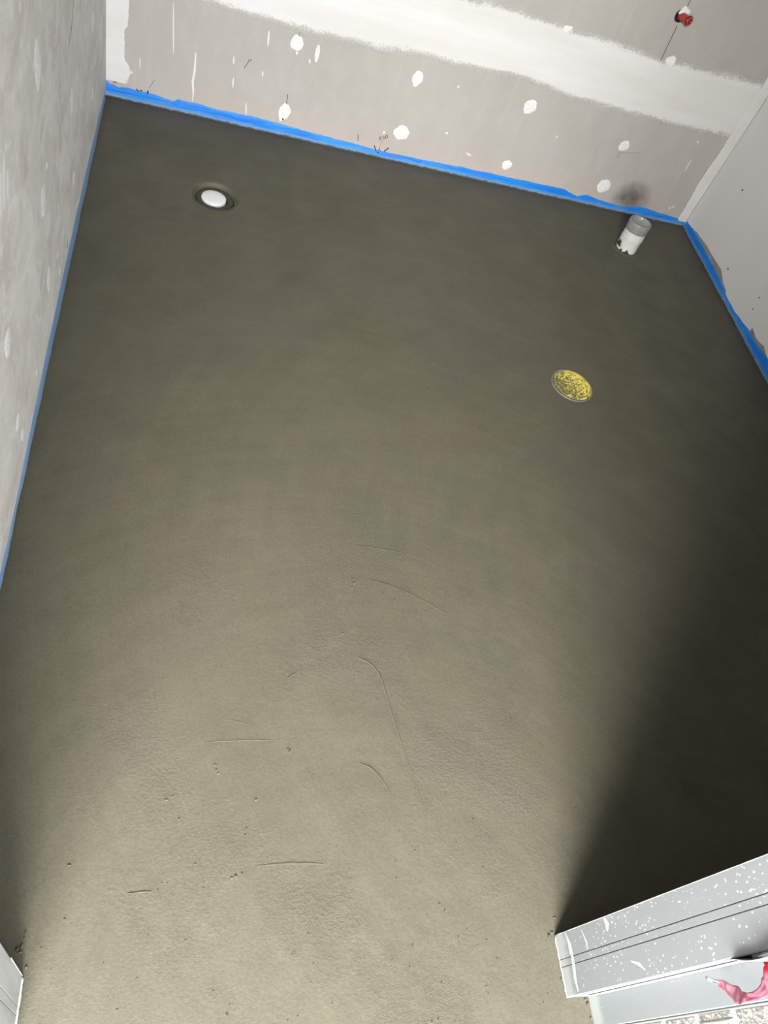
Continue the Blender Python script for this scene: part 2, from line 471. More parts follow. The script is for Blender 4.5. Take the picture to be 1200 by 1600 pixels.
# adjoining room behind the camera, where the daylight comes from
tag(boxes('floor_hall', [(-3.7, 2.6, -3.5, -0.141, -0.10, -0.004)], MAT['hallf']), 'floor of the adjoining room outside the doorway', kind='structure')
tag(boxes('ceiling_hall', [(-3.7, 2.6, -3.6, 0.05, 2.5, 2.58)], MAT['white']), 'ceiling of the adjoining room', kind='structure')
tag(boxes('wall_hall_left', [(-3.8, -3.7, -3.6, 0.05, -0.1, 2.5)], MAT['white']), 'left wall of the adjoining room', kind='structure')
tag(boxes('wall_hall_right', [(2.6, 2.7, -3.6, 0.05, -0.1, 2.5)], MAT['white']), 'right wall of the adjoining room', kind='structure')
tag(boxes('wall_hall_side', [(-3.7, -0.41, 0.05, 0.15, -0.1, 2.5), (2.18, 2.6, 0.05, 0.15, -0.1, 2.5)], MAT['white']), 'walls beside the wet room partition', kind='structure')
tag(boxes('wall_hall_window', [(-3.7, -0.6, -3.6, -3.5, -0.1, 2.5), (-0.6, 0.9, -3.6, -3.5, -0.1, 1.1), (-0.6, 0.9, -3.6, -3.5, 2.3, 2.5), (0.9, 2.6, -3.6, -3.5, 1.1, 2.5), (0.9, 2.6, -3.6, -3.5, -0.1, 0.2), (0.9, 0.95, -3.6, -3.5, 0.2, 1.1), (2.35, 2.6, -3.6, -3.5, 0.2, 1.1)], MAT['white']), 'window wall of the adjoining room', kind='structure')  # low right opening added to suit the low fill light

# ------------------------------------------------------------------ details of the walls (parts)
rnd = random.Random(7)
def dab(parent, P, u, z, ru, rz, tilt=0.0, seed=0, name='filler_dab', mat='dab', h=0.0014, point=0.0):
    n = 18; verts, faces = [], []
    ca, sa = math.cos(tilt), math.sin(tilt)
    for q, (s, off) in enumerate(((1.0, 0.0002), (0.82, h * 0.7), (0.45, h))):
        for k in range(n):
            a = 2 * math.pi * k / n
            r = s * (1 + 0.22 * noise.noise((math.cos(a) * 1.5 + seed * 3.7, math.sin(a) * 1.5, seed)) + 0.10 * noise.noise((math.cos(a) * 4 + seed, math.sin(a) * 4, 2.0)))
            pu, pz = ru * r * math.cos(a), rz * r * math.sin(a)
            if point: pu *= 1 - point * max(0, -math.sin(a))
            verts.append(P(u + pu * ca - pz * sa, z + pu * sa + pz * ca, off))
    verts.append(P(u, z, h * 1.05))
    for q in (0, 1):
        for k in range(n):
            k2 = (k + 1) % n
            faces.append((q * n + k, q * n + k2, (q + 1) * n + k2, (q + 1) * n + k))
    for k in range(n): faces.append((2 * n + k, 2 * n + (k + 1) % n, 3 * n))
    return link_mesh(name, verts, faces, MAT[mat], parent, True)
def streak(parent, P, pts, w, off=0.0008, name='plaster_drip', mat='plaster', taper=True):
    """a thin raised line along pts (u, z) on plane P"""
    if len(pts) == 2:
        (a, b), (c, d) = pts
        pts = [(a + (c - a) * t / 6, b + (d - b) * t / 6) for t in range(7)]
    n = len(pts); verts, faces = [], []
    for i, (u, z) in enumerate(pts):
        a = pts[max(0, i - 1)]; b = pts[min(n - 1, i + 1)]
        d = Vector((b[0] - a[0], b[1] - a[1])); d.normalize()
        t = i / (n - 1)
        k = (0.25 + 0.75 * math.sin(math.pi * (t * 0.9 + 0.05))) if taper else 1.0
        nx, nz = -d.y * w * 0.5 * k, d.x * w * 0.5 * k
        verts += [P(u + nx, z + nz, off * 0.2), P(u, z, off), P(u - nx, z - nz, off * 0.2)]
    for i in range(n - 1):
        a = i * 3
        faces += [(a, a + 1, a + 4, a + 3), (a + 1, a + 2, a + 5, a + 4)]
    return link_mesh(name, verts, faces, MAT[mat], parent, True)
def interp(pts, u):
    if u <= pts[0][0]: return pts[0][1]
    for (a, b), (c, d) in zip(pts, pts[1:]):
        if u <= c: return b + (d - b) * (u - a) / max(1e-9, c - a)
    return pts[-1][1]
def compound(name, parent, P, along, lo, hi, vertical=False, steps=70, m=0.035, h=0.0016, nrow=9, em=(1, 1)):
    """skim of joint compound between two wandering edges, feathered outwards"""
    verts, faces, fe = [], [], []
    for i in range(steps + 1):
        s = along[0] + (along[1] - along[0]) * i / steps
        a, b = lo(s) - m * em[0], hi(s) + m * em[1]
        for j in range(nrow):
            t = j / (nrow - 1); v = a + (b - a) * t
            e0 = (v - a) / (2 * m) if em[0] else 1; e1 = (b - v) / (2 * m) if em[1] else 1
            e = max(0.0, min(1.0, e0, e1))
            fe.append(e); o = 0.0003 + h * e
            verts.append(P(v, s, o) if vertical else P(s, v, o))
    for i in range(steps):
        for j in range(nrow - 1):
            k = i * nrow + j
            faces.append((k, k + 1, k + nrow + 1, k + nrow))
    o = link_mesh(name, verts, faces, MAT['band'], parent, True)
    at = o.data.attributes.new('feather', 'FLOAT', 'POINT')
    at.data.foreach_set('value', fe)
    return recalc(o)

# --- back wall: horizontal joint band and two corner skims
BLO = [(0.05208,0.3897),(0.1755,0.388),(0.3886,0.3856),(0.6102,0.389),(0.7446,0.401),(1.077,0.4126),(1.373,0.3971),(1.684,0.392),(2.008,0.4056)]
BHI = [(0.8188,0.5822),(1.002,0.5846),(1.194,0.5816),(1.361,0.5807),(1.592,0.5655),(2.012,0.5922)]
compound('joint_compound', wall_back, PB, (-0.25, 2.03), lambda s: interp(BLO, s), lambda s: interp(BHI, s), m=0.036, nrow=21, steps=150)['label'] = 'white plaster joint band'
CL = [(0.0, -0.222), (0.06, -0.224), (0.09, -0.21), (0.115, -0.213), (0.135, -0.229), (0.235, -0.231), (0.24, -0.222), (0.36, -0.218), (0.7, -0.2), (2.4, -0.2)]
compound('corner_compound', wall_back, PB, (0.055, 2.38), lambda s: -0.288, lambda s: interp(CL, s), vertical=True, m=0.007, steps=240, em=(0, 1), nrow=12, h=0.003)['label'] = 'white plaster strip in the left corner'
CR = [(0.0, 2.016), (0.1, 2.013), (0.2, 2.004), (0.31, 2.011), (0.4, 2.010), (2.4, 2.0)]
compound('corner_compound', wall_back, PB, (0.02, 2.38), lambda s: interp(CR, s), lambda s: 2.053, vertical=True, m=0.008, steps=160, em=(1, 0), nrow=10, h=0.003)['label'] = 'pale plaster strip in the right corner'

# --- filler dabs over the screw heads, on the stud lines
for i, (u, z, a, b, t, p) in enumerate([(0.3226,0.3243,0.021,0.024,0,0),(0.7562,0.3076,0.019,0.028,-0.1,0.35),(1.192,0.313,0.024,0.027,-0.35,0.3),(0.3217,0.08253,0.021,0.033,-0.25,0.35),(0.7565,0.1108,0.03,0.026,0,0),(1.198,0.08215,0.02,0.02,-0.2,0.1),(1.617,0.2607,0.021,0.022,-0.5,0.25),(1.622,0.08856,0.028,0.027,-0.6,0.2),(1.206,0.5867,0.02,0.012,0.3,0),(1.62,0.5791,0.022,0.02,0,0),(1.992,0.5778,0.012,0.01,0,0)]):
    dab(wall_back, PB, u, z, a, b, t, i + 1, point=p)
for u, z in [(0.3286,0.2923),(0.6936,0.09589),(0.9241,0.1481),(0.9078,0.3172),(1.342,0.232),(1.897,0.3426),(2.015,0.09938),(2.025,0.1077),(1.951,0.06359),(1.962,0.07198),(1.035,0.08674)]:
    dab(wall_back, PB, u, z, 0.004, 0.005, 0, u * 9, name='plaster_speck', mat='plaster', h=0.001)
DR = [([(0.3949,0.3359),(0.3968,0.2792)], .016), ([(0.2261,0.3392),(0.2295,0.2909)], .006), ([(-0.08296,0.3482),(-0.07285,0.1914)], .005), ([(-0.1791,0.1528),(-0.179,0.1168)], .004), ([(-0.001048,0.2133),(-0.0002787,0.1797),(0.0001438,0.1498),(-0.003307,0.1139),(0.00138,0.08386),(0.002203,0.04771)], .008),
      ([(0.1237,0.2314),(0.1257,0.2063)], .005), ([(0.1312,0.1621),(0.1323,0.1268)], .005), ([(0.1845,0.08703),(0.1907,0.04165)], .005), ([(0.2263,0.2072),(0.2271,0.1876)], .004), ([(1.916,0.2746),(1.918,0.2197)], .005), ([(1.022,0.09413),(1.049,0.08475)], .006),
      ([(-0.2152,0.1079),(-0.2045,0.09765),(-0.2168,0.08386)], .009), ([(-0.2106,0.08754),(-0.2186,0.07036),(-0.2204,0.05457)], .007), ([(-0.02124,0.03747),(-0.0222,0.02107)], .005), ([(0.3745,0.2845),(0.3774,0.2701)], .006)]
for pts, w in DR: streak(wall_back, PB, pts, w)
# --- pencil marks on the back wall
def pen(pts, w=0.0022, off=0.0062, mat='pencil'): streak(wall_back, PB, pts, w, off, 'pencil_mark', mat, False)
pen([(1.584,0.5702),(1.577,0.6911)], .0024, .0012); pen([(1.577,0.7425),(1.576,0.7841)], .0024, .0012)
pen([(-0.1285,0.09229),(-0.1461,0.05708)], .0018, .0012, 'graph'); pen([(-0.1484,0.05028),(-0.1511,0.03684)], .004); pen([(-0.1884,0.04683),(-0.1804,0.03581)], .003)
pen([(-0.1744,0.04241),(-0.1691,0.04369)], .005); pen([(-0.2634,0.04961),(-0.2582,0.05417),(-0.2561,0.05074),(-0.2519,0.05394)], .004, .003)
pen([(0.1619,0.2008),(0.1733,0.2244)], .0018, .0012); pen([(0.1733,0.2244),(0.1743,0.2332),(0.179,0.2301),(0.1815,0.236),(0.1832,0.2311)], .002, .0012)
pen([(0.3228,0.1503),(0.3243,0.1149)], .002, .0012); pen([(0.3245,0.3596),(0.3254,0.3435)], .002, .0012, 'graph'); pen([(1.614,0.2415),(1.615,0.2095)], .002, .0012, 'graph'); pen([(1.62,0.2321),(1.695,0.2498)], .0015, .001, 'graph')
pen([(0.6014,0.0665),(0.6074,0.04278)], .004, .0012, 'graph')
# the written figure 1120 with its tick marks
pen([(0.6837,0.06285),(0.6828,0.07779)], .0022, .0012); pen([(0.6889,0.06561),(0.6878,0.081)], .0022, .0012)
pen([(0.6931,0.07846),(0.6959,0.08089),(0.6997,0.07978),(0.6992,0.07614),(0.6961,0.07135),(0.703,0.07325)], .0022, .0012)
pen([(0.704,0.0793),(0.7038,0.08629),(0.707,0.08906),(0.7106,0.0869),(0.7118,0.08113),(0.7094,0.07705),(0.706,0.07674),(0.704,0.0793)], .0022, .0012)
pen([(0.6969,0.06649),(0.6926,0.03736)], .0012, .0012, 'graph'); pen([(0.6702,0.04106),(0.6831,0.02066)], .0035); pen([(0.6932,0.03495),(0.6941,0.0274)], .004); pen([(0.7271,0.04395),(0.7133,0.02673)], .003); pen([(0.6875,0.01755),(0.6949,0.01825)], .006, .0075)
dab(wall_back, PB, *[(0.3207,0.05891)][0], .0032, .004, 0, 3, name='screw_hole', mat='dark', h=.0022)
# --- dark patch with feathered edge on the board behind the waste pipe
def dark_patch():
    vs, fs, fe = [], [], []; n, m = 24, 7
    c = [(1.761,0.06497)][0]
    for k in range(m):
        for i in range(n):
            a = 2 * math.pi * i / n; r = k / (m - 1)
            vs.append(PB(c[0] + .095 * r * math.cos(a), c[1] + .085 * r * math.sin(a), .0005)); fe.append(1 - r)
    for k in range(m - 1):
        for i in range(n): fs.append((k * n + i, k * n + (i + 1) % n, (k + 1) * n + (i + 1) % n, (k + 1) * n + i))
    o = link_mesh('back_wall_dark_patch', vs, fs, MAT['dark_patch'], wall_back, True)
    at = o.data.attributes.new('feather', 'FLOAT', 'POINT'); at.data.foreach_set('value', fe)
    o['label'] = 'dark patch behind the waste pipe'
dark_patch()
# --- left wall: dabs are seen edge on
for i, (u, z, a, b) in enumerate([(1.632,0.6685,0.036,0.047),(2.056,0.3786,0.024,0.035),(2.483,0.1854,0.02,0.02),(2.512,0.3775,0.02,0.026),(2.045,0.1763,0.022,0.019),(1.597,0.3977,0.032,0.037),(1.598,0.189,0.025,0.032),(1.749,0.09447,0.014,0.012),(1.163,0.3846,0.03,0.028),(1.161,0.1663,0.02,0.018),(1.187,0.09997,0.017,0.015),(1.663,0.4404,0.012,0.006),(1.377,0.09762,0.01,0.006),(1.735,0.1547,0.01,0.008)]):
    dab(wall_left, PL, u, z, a, b, 0, i + 20)
for pts, w in [([(1.304,0.6484),(1.285,0.607)], .022), ([(1.289,0.6862),(1.247,0.6095)], .018), ([(1.253,0.6733),(1.221,0.6107)], .03), ([(1.31,0.6941),(1.306,0.6807)], .014), ([(1.814,0.5727),(1.774,0.5376)], .02), ([(1.514,0.8309),(1.512,0.8138)], .02)]:
    streak(wall_left, PL, pts, w, .0012, 'plaster_smear')
for pts, w in [([(1.903,0.07777),(1.886,0.06153)], .012), ([(2.142,0.5828),(2.098,0.5439),(2.035,0.5204)], .012), ([(2.344,0.1641),(2.335,0.1589)], .014)]:
    streak(wall_left, PL, pts, w, .0006, 'dark_scuff', 'bare')
# --- right wall: bare patches above the blue membrane
def patch(parent, P, top, base, name, mat, off=0.0008):
    n = len(top); verts = []
    for (u, z), b in zip(top, base): verts += [P(u, b, off), P(u, z, off)]
    return recalc(link_mesh(name, verts, [(2 * i, 2 * i + 1, 2 * i + 3, 2 * i + 2) for i in range(n - 1)], MAT[mat], parent))
T1 = [(2.723,0.03526),(2.7,0.04518),(2.663,0.04664),(2.617,0.05168),(2.597,0.05361),(2.551,0.05336),(2.486,0.055),(2.433,0.05819),(2.414,0.0513),(2.378,0.03891),(2.332,0.03248)]
patch(wall_right, PR, T1, [0.01] * len(T1), 'bare_patch', 'bare')
T2 = [(2.095,0.05456),(2.051,0.04716),(2.019,0.05065),(1.99,0.05873),(1.965,0.05096),(1.908,0.04548)]
patch(wall_right, PR, T2, [0.01] * len(T2), 'bare_patch', 'bare')
for u, z, r in [(2.403,0.08426,0.004),(2.61,0.2953,0.004),(2.168,0.1349,0.003),(2.156,0.09073,0.003),(2.743,0.0278,0.004),(1.984,0.05167,0.004)]:
    dab(wall_right, PR, u, z, r, r, 0, u, name='dark_speck', mat='dark', h=.0006)

# ------------------------------------------------------------------ blue membrane bands
def membrane(name, P, pts, mat, label, seed, thick=1.0, step=0.008, amp=0.0035):
    pts = sorted(pts)
    u0, u1 = pts[0][0], pts[-1][0]; n = int((u1 - u0) / step)
    prof = [(-0.004, .0050), (0.0, .0052), (.25, .0048), (.5, .0040), (.75, .0030), (.93, .0022), (1.0, .0004)]
    m = len(prof); verts, faces = [], []
    for i in range(n + 1):
        u = u0 + (u1 - u0) * i / n
        top = interp(pts, u) + amp * noise.noise((u * 18, seed, 0)) + 0.6 * amp * noise.noise((u * 70, seed, 5))
        bul = 1 + 0.35 * noise.noise((u * 9, seed, 2))
        for j, (t, o) in enumerate(prof):
            z = t if j == 0 else max(0.0, t * top)
            o2 = o * bul * thick + 0.0006 * noise.noise((u * 40, z * 120, seed))
            verts.append(P(u, z, max(0.0003, o2)))
    for i in range(n):
        for j in range(m - 1):
            k = i * m + j
            faces.append((k, k + 1, k + m + 1, k + m))
    o = recalc(link_mesh(name, verts, faces, MAT[mat], None, True))
    return tag(o, label, 'membrane', 'blue membrane bands around the floor')
membrane('membrane_band', PB, [(-0.288, .054)] + [(-0.279,0.04252),(-0.2623,0.04219),(-0.2496,0.03643),(-0.2159,0.04239),(-0.1304,0.04072),(-0.06043,0.03262),(-0.04795,0.04248),(0.0004115,0.04269),(0.1125,0.03942),(0.2261,0.043),(0.4156,0.0348),(0.6123,0.02867),(0.6888,0.02357),(0.9186,0.03017),(1.077,0.0347),(1.24,0.03682),(1.465,0.04061),(1.531,0.02401),(1.575,0.04004),(1.631,0.02937),(1.739,0.0242),(1.821,0.03992),(1.917,0.03437),(2.022,0.02726)] + [(2.053, .02)], 'bluex',
         'bright blue waterproofing band along the foot of the far wall', 1.0)
membrane('membrane_band', PL, [(u, z * 0.62) for u, z in [(0.17, .05)] + [(0.8923,0.03542),(1.033,0.0268),(1.23,0.0475),(1.469,0.06478),(1.789,0.07174),(2.062,0.07276),(2.394,0.06521),(2.812,0.0355)]], 'bluel',
         'narrow blue waterproofing band along the foot of the smeared left wall', 5.0, 0.7)
membrane('membrane_band', PR, [(0.17, .05), (1.5, .05)] + [(1.937,0.04881),(2.012,0.03885),(2.104,0.03728),(2.211,0.02269),(2.279,0.02225),(2.363,0.02969),(2.485,0.03722),(2.601,0.0382),(2.72,0.03782),(2.787,0.02902)] + [(2.795, .03)], 'bluey',
         'shaded blue waterproofing band along the foot of the right wall', 9.0)

# ------------------------------------------------------------------ floor drain with white cover
dr = tag(empty('floor_drain', (DX, DY, -0.045)), 'white covered floor drain sunk in the screed near the left wall', 'drain')
lathe('cover', [(0.0, 0.0405), (0.02, 0.0402), (0.034, 0.0392), (0.0395, 0.0375), (0.0405, 0.033), (0.0405, 0.020), (0.0, 0.020)], MAT['cover'], dr, (DX - .004, DY + .002, -0.045), 40, 0.03, 1)
lathe('pipe_collar', [(0.042, 0.0), (0.042, 0.030), (0.0435, 0.033), (0.052, 0.0345), (0.059, 0.034), (0.061, 0.031), (0.0615, 0.0)], MAT['ring'], dr, (DX, DY, -0.045), 40, 0.015)

# ------------------------------------------------------------------ yellow taped drain cover
YX, YY = 1.226, 1.702
yd = tag(empty('taped_drain', (YX, YY, -0.004)), 'round drain cover under yellow tape smeared with cement', 'drain')
lathe('tape_disc', [(0.0, 0.0062), (0.012, 0.0064), (0.024, 0.0058), (0.036, 0.0064), (0.048, 0.0060), (0.058, 0.0064), (0.063, 0.0055), (0.0645, 0.003)], MAT['yellow'], yd, (YX + .004, YY + .004, -0.004), 48, 0.03, 3)
lathe('rim', [(0.0660, 0.003), (0.0675, 0.0058), (0.0692, 0.0060), (0.0702, 0.0045), (0.0706, 0.0)], MAT['rim'], yd, (YX, YY, -0.004), 56, 0.02, 6)

# ------------------------------------------------------------------ capped waste pipe
PX, PY = 1.688, 2.540
wp = tag(empty('waste_pipe', (PX, PY, 0.0)), 'short white waste pipe with clear grey cap standing by the far wall', 'pipe')
AX = (0.0, 0.03, 1.0)
lathe('pipe_body', [(0.0425, -0.006), (0.0425, 0.012), (0.0410, 0.03), (0.0415, 0.05), (0.0425, 0.055), (0.0418, 0.06), (0.0418, 0.088)], MAT['pvc'], wp, (PX, PY, 0), 44, 0.05, 2, AX)
lathe('cap', [(0.0425, 0.084), (0.0440, 0.0865), (0.0440, 0.119), (0.0425, 0.1225), (0.0395, 0.1230), (0.0385, 0.1205), (0.0380, 0.108), (0.0, 0.1075)], MAT['cap'], wp, (PX, PY, 0), 44, 0.0, 0, AX)
def crust(a0, a1, z0, hmax, seed):
    """ragged crust of cement clinging to the pipe wall"""
    n = 14; vs, fs = [], []
    for i in range(n + 1):
        t = i / n; a = a0 + (a1 - a0) * t
        h = z0 + hmax * math.sin(math.pi * t) * (0.75 + 0.6 * noise.noise((t * 6, seed, 0))) + 0.001
        for z, r in ((z0 - .001, .0436), (z0, .0458), ((z0 + h) / 2, .0462), (h, .0438)):
            vs.append((PX + r * math.cos(a), PY + r * math.sin(a) + .03 * z, z))
    for i in range(n):
        for k in range(3): fs.append((i * 4 + k, (i + 1) * 4 + k, (i + 1) * 4 + k + 1, i * 4 + k + 1))
    return recalc(link_mesh('cement_crust', vs, fs, MAT['crust'], wp, True))
crust(4.0, 4.75, -.001, .022, 1); crust(2.9, 3.65, .016, .030, 2); crust(3.7, 3.95, .006, .010, 3); crust(2.2, 3.3, -.002, .014, 4)
lathe('cement_fillet', [(0.042, 0.007), (0.047, 0.003), (0.056, -0.0015)], MAT['screed'], wp, (PX, PY, 0), 36, 0.12, 8)

# ------------------------------------------------------------------ red water pipe plug in the far wall
bx, bz = [(1.575,0.7206)][0]
rp = tag(empty('pipe_plug', PB(bx, bz, 0)), 'red plastic plug on a water pipe stub in the upper wall', 'plug')
ax = Vector((0.016, -0.042, 0.004)).normalized()
base = Vector(PB(bx, bz, 0))
lathe('hole', [(0.0, 0.0012), (0.020, 0.0012), (0.0205, 0.0002)], MAT['dark'], rp, base + Vector((-.004, 0, .0)), 24, 0.1, 4, (0, -1, 0))
lathe('sealant', [(0.0, 0.004), (0.011, 0.006), (0.017, 0.003), (0.019, 0.0004)], MAT['dab'], rp, base + Vector((.003, 0, .012)), 20, 0.3, 5, (0, -1, 0))
lathe('plug_body', [(0.0, -0.004), (0.0135, -0.004), (0.0135, 0.018), (0.0128, 0.020), (0.0128, 0.034), (0.0115, 0.0355)], MAT['red'], rp, base, 10, 0.0, 0, ax, False)
lathe('collar', [(0.0115, 0.034), (0.0150, 0.035), (0.0158, 0.038), (0.0150, 0.0415), (0.0135, 0.0425)], MAT['redin'], rp, base, 28, 0.0, 0, ax)
lathe('end_face', [(0.0135, 0.0425), (0.0115, 0.0445), (0.0078, 0.0445), (0.0070, 0.042)], MAT['red'], rp, base, 28, 0.0, 0, ax)
lathe('socket', [(0.0070, 0.042), (0.0062, 0.036), (0.0, 0.036)], MAT['redin'], rp, base, 20, 0.0, 0, ax)

# ------------------------------------------------------------------ door frame
door = tag(empty('door_1'), 'grey metal door frame splashed with white plaster', kind='structure')
def jamb_profile():
    p = [(.835, .177), (.7815, .177), (.78, .1755)]
    for g in (.1365, .1245): p += [(.78, g + .0011), (.7825, g + .0003), (.7825, g - .0003), (.78, g - .0011)]
    p += [(.78, .0785), (.7815, .077), (.824, .077), (.824, .0285), (.8255, .027), (.885, .027), (.885, .046), (.835, .046)]
    return p
prism('jamb', jamb_profile(), -0.003, 2.06, MAT['frame'], door)
prism('jamb', [(0.64 - x, y) for x, y in jamb_profile()][::-1], -0.003, 2.06, MAT['lframe'], door)
boxes('head', [(-0.195, 0.835, 0.077, 0.177, 2.06, 2.10), (-0.245, 0.885, 0.027, 0.0465, 2.06, 2.12)], MAT['frame'], door)
# white plaster lip on the sharp room side edge and along the foot
def lip(name, pts, r, mat, seed, parent=door):
    verts, faces = [], []; n = 6
    for i, p in enumerate(pts):
        a = Vector(pts[max(0, i - 1)]); b = Vector(pts[min(len(pts) - 1, i + 1)])
        d = (b - a).normalized(); u = d.orthogonal().normalized(); w = d.cross(u)
        rr = r * (1 + 0.5 * noise.noise((i * 0.7, seed, 0)))
        for k in range(n):
            an = 2 * math.pi * k / n
            verts.append(Vector(p) + u * rr * math.cos(an) + w * rr * math.sin(an))
    for i in range(len(pts) - 1):
        for k in range(n):
            faces.append((i * n + k, i * n + (k + 1) % n, (i + 1) * n + (k + 1) % n, (i + 1) * n + k))
    faces += [tuple(range(n))[::-1], tuple(range((len(pts) - 1) * n, len(pts) * n))]
    return recalc(link_mesh(name, verts, faces, MAT[mat], parent, True))
lip('plaster_edge', [(.7806, .1768, z * 0.02) for z in range(0, 100)], .0009, 'splash', 1)
lip('plaster_edge', [(.780, .175 - i * .0049, .001 + .001 * math.sin(i * 1.7)) for i in range(21)], .0014, 'splash', 2)
lip('plaster_edge', [(-.140, .175 - i * .005, .002) for i in range(30)], .0026, 'splash', 3)
lip('plaster_edge', [(-.1405, .1775, z * 0.01) for z in range(0, 20)], .0010, 'splash', 4)
for pts, w in [([(.176, .043), (.158, .050), (.14, .046)], .010), ([(.170, .105), (.150, .113), (.1385, .111)], .006), ([(.1755, .19), (.165, .195), (.155, .19)], .014), ([(.105, .24), (.098, .262), (.088, .275)], .006), ([(.158, .055), (.138, .052), (.122, .05), (.1, .045), (.082, .047)], .012)]:
    streak(door, PJ, pts, w, .0006, 'plaster_smear', 'splash')

# white seal strip in the stop, working loose higher up
def seal():
    def path(z):
        k = max(0.0, min(1.0, (z - 0.475) / 0.07)); k = k * k * (3 - 2 * k)
        return -0.017 * k - 0.003 * k * math.sin((z - .47) * 60), -0.008 * k
    zs = [0.012 + i * 0.012 for i in range(56)]
    sec = [(.7812, .0775), (.7812, .0766), (.7820, .0762), (.7940, .0762), (.7950, .0764), (.7950, .0768), (.8050, .0768), (.8050, .0764), (.8060, .0745), (.8215, .0745), (.8230, .0755), (.8230, .0775)]
    sec2 = [(x, min(y, .0757)) if .79 < x < .815 else (x, y) for x, y in sec]
    verts, faces = [], []; m = len(sec)
    for z in zs:
        dx, dy = path(z); foot = min(1.0, 0.25 + z / 0.08)
        for x, y in (sec if z < .525 else sec2):
            verts.append((x + dx, .077 + (y - .077) * foot + dy - 0.0004, z))
    for i in range(len(zs) - 1):
        for k in range(m):
            faces.append((i * m + k, i * m + (k + 1) % m, (i + 1) * m + (k + 1) % m, (i + 1) * m + k))
    faces += [tuple(range(m))[::-1], tuple(range((len(zs) - 1) * m, len(zs) * m))]
    s = recalc(link_mesh('seal_strip', verts, faces, MAT['seal'], door))
    s['label'] = 'white rubber door seal coming loose'
    v2 = []
    zz = [z for z in zs if .03 < z < .52]
    for z in zz:
        dx, dy = path(z); v2 += [(.7953 + dx, .0755 + dy, z), (.8048 + dx, .0755 + dy, z)]
    g = link_mesh('slit', v2, [(2 * i, 2 * i + 1, 2 * i + 3, 2 * i + 2) for i in range(len(zz) - 1)], MAT['dark'], s)
seal()
fl = [(0.08457,0.5071),(0.07687,0.5092),(0.07024,0.5093),(0.07158,0.5217),(0.07274,0.5352),(0.07342,0.5518),(0.08135,0.5516),(0.08361,0.5301)]
fv = [(.797 - .004 * math.sin(i * 1.3), y, z) for i, (y, z) in enumerate(fl)]
cx = tuple(sum(v[k] for v in fv) / len(fv) for k in range(3))
link_mesh('tape_flap', fv + [(cx[0] - .004, cx[1], cx[2])], [(i, (i + 1) % 8, 8) for i in range(8)], MAT['flap'], door, True)['label'] = 'clear tape flap'

# ------------------------------------------------------------------ torn pink and red tape
RU = [(0.06512,0.4054),(0.05845,0.424),(0.05626,0.4374),(0.04962,0.4507),(0.04661,0.4656),(0.04008,0.4727),(0.03749,0.4846),(0.03763,0.4978),(0.04001,0.5095),(0.04551,0.5178),(0.05269,0.5233),(0.06029,0.5253),(0.06727,0.5268),(0.07075,0.5391),(0.072,0.5621)]
RL = [(0.0597,0.4053),(0.05429,0.4202),(0.0473,0.4293),(0.03893,0.4388),(0.03074,0.4481),(0.02605,0.4604),(0.02767,0.4748),(0.02825,0.4922),(0.0286,0.5116),(0.03275,0.5265),(0.04001,0.537),(0.04968,0.544),(0.05752,0.5486),(0.06262,0.5529),(0.06504,0.5616)]
def ribbon():
    n = len(RU); sub = 5; rows_ = 7
    verts, faces, al = [], [], []
    N = (n - 1) * sub + 1
    for s in range(N):
        i = min(n - 2, s // sub); t = (s - i * sub) / sub; g = s / (N - 1)
        a = [RU[i][k] * (1 - t) + RU[i + 1][k] * t for k in (0, 1)]
        b = [RL[i][k] * (1 - t) + RL[i + 1][k] * t for k in (0, 1)]
        for j in range(rows_):
            w = j / (rows_ - 1)
            y = a[0] * (1 - w) + b[0] * w; z = a[1] * (1 - w) + b[1] * w
            x = .789 + .004 * math.sin(g * 9) + .0030 * noise.noise((g * 14, w * 2.2, 1)) + .0012 * noise.noise((g * 36, w * 4, 7)) + (.022 * max(0, g - .85) / .15)
            verts.append((x, y, z)); al.append(g)
    for s in range(N - 1):
        for j in range(rows_ - 1):
            k = s * rows_ + j
            faces.append((k, k + 1, k + rows_ + 1, k + rows_))
    c = Vector((.80, .05, .36))
    o = link_mesh('plastic_tape', [Vector(v) - c for v in verts], faces, MAT['ribbon'], None, True)
    o.location = c
    at = o.data.attributes.new('along', 'FLOAT', 'POINT'); at.data.foreach_set('value', al)
    so = o.modifiers.new('thickness', 'SOLIDIFY'); so.thickness = 0.0008
    return tag(o, 'torn pink and red plastic tape curling off the door frame', 'tape')
ribbon()

# ------------------------------------------------------------------ wrapped panel in printed film beside the frame
pn = tag(empty('wrapped_panel', (0.85, -0.05, -0.004)), 'white panel with mottled grey print standing against the door frame', 'panel')
boxes('film', [(.828, .868, -.16, .0262, -.004, 1.2)], MAT['film'], pn, 0.0012)
ROWS = [(.050, .125), (.137, .208), (.220, .297), (.309, .387), (.397, .470), (.481, .556), (.567, .64)] + [(.652 + .086 * k, .728 + .086 * k) for k in range(6)]
for i, (a, b) in enumerate(ROWS):
    for q in range(3):
        y1 = .0215 - q * .058
        if i == 3 and q == 0:
            boxes('printed_patch', [(.8270, .8283, y1 - .006, y1 + .001, a, b - .002)], MAT['print'], pn)
            lip('white_band', [(.8276, y1 - .0105, a + (b - a) * t / 8) for t in range(9)], .0030, 'film', 5, pn)
            continue
        boxes('printed_patch', [(.8270, .8283, y1 - .048, y1, a, b)], MAT['print'], pn)
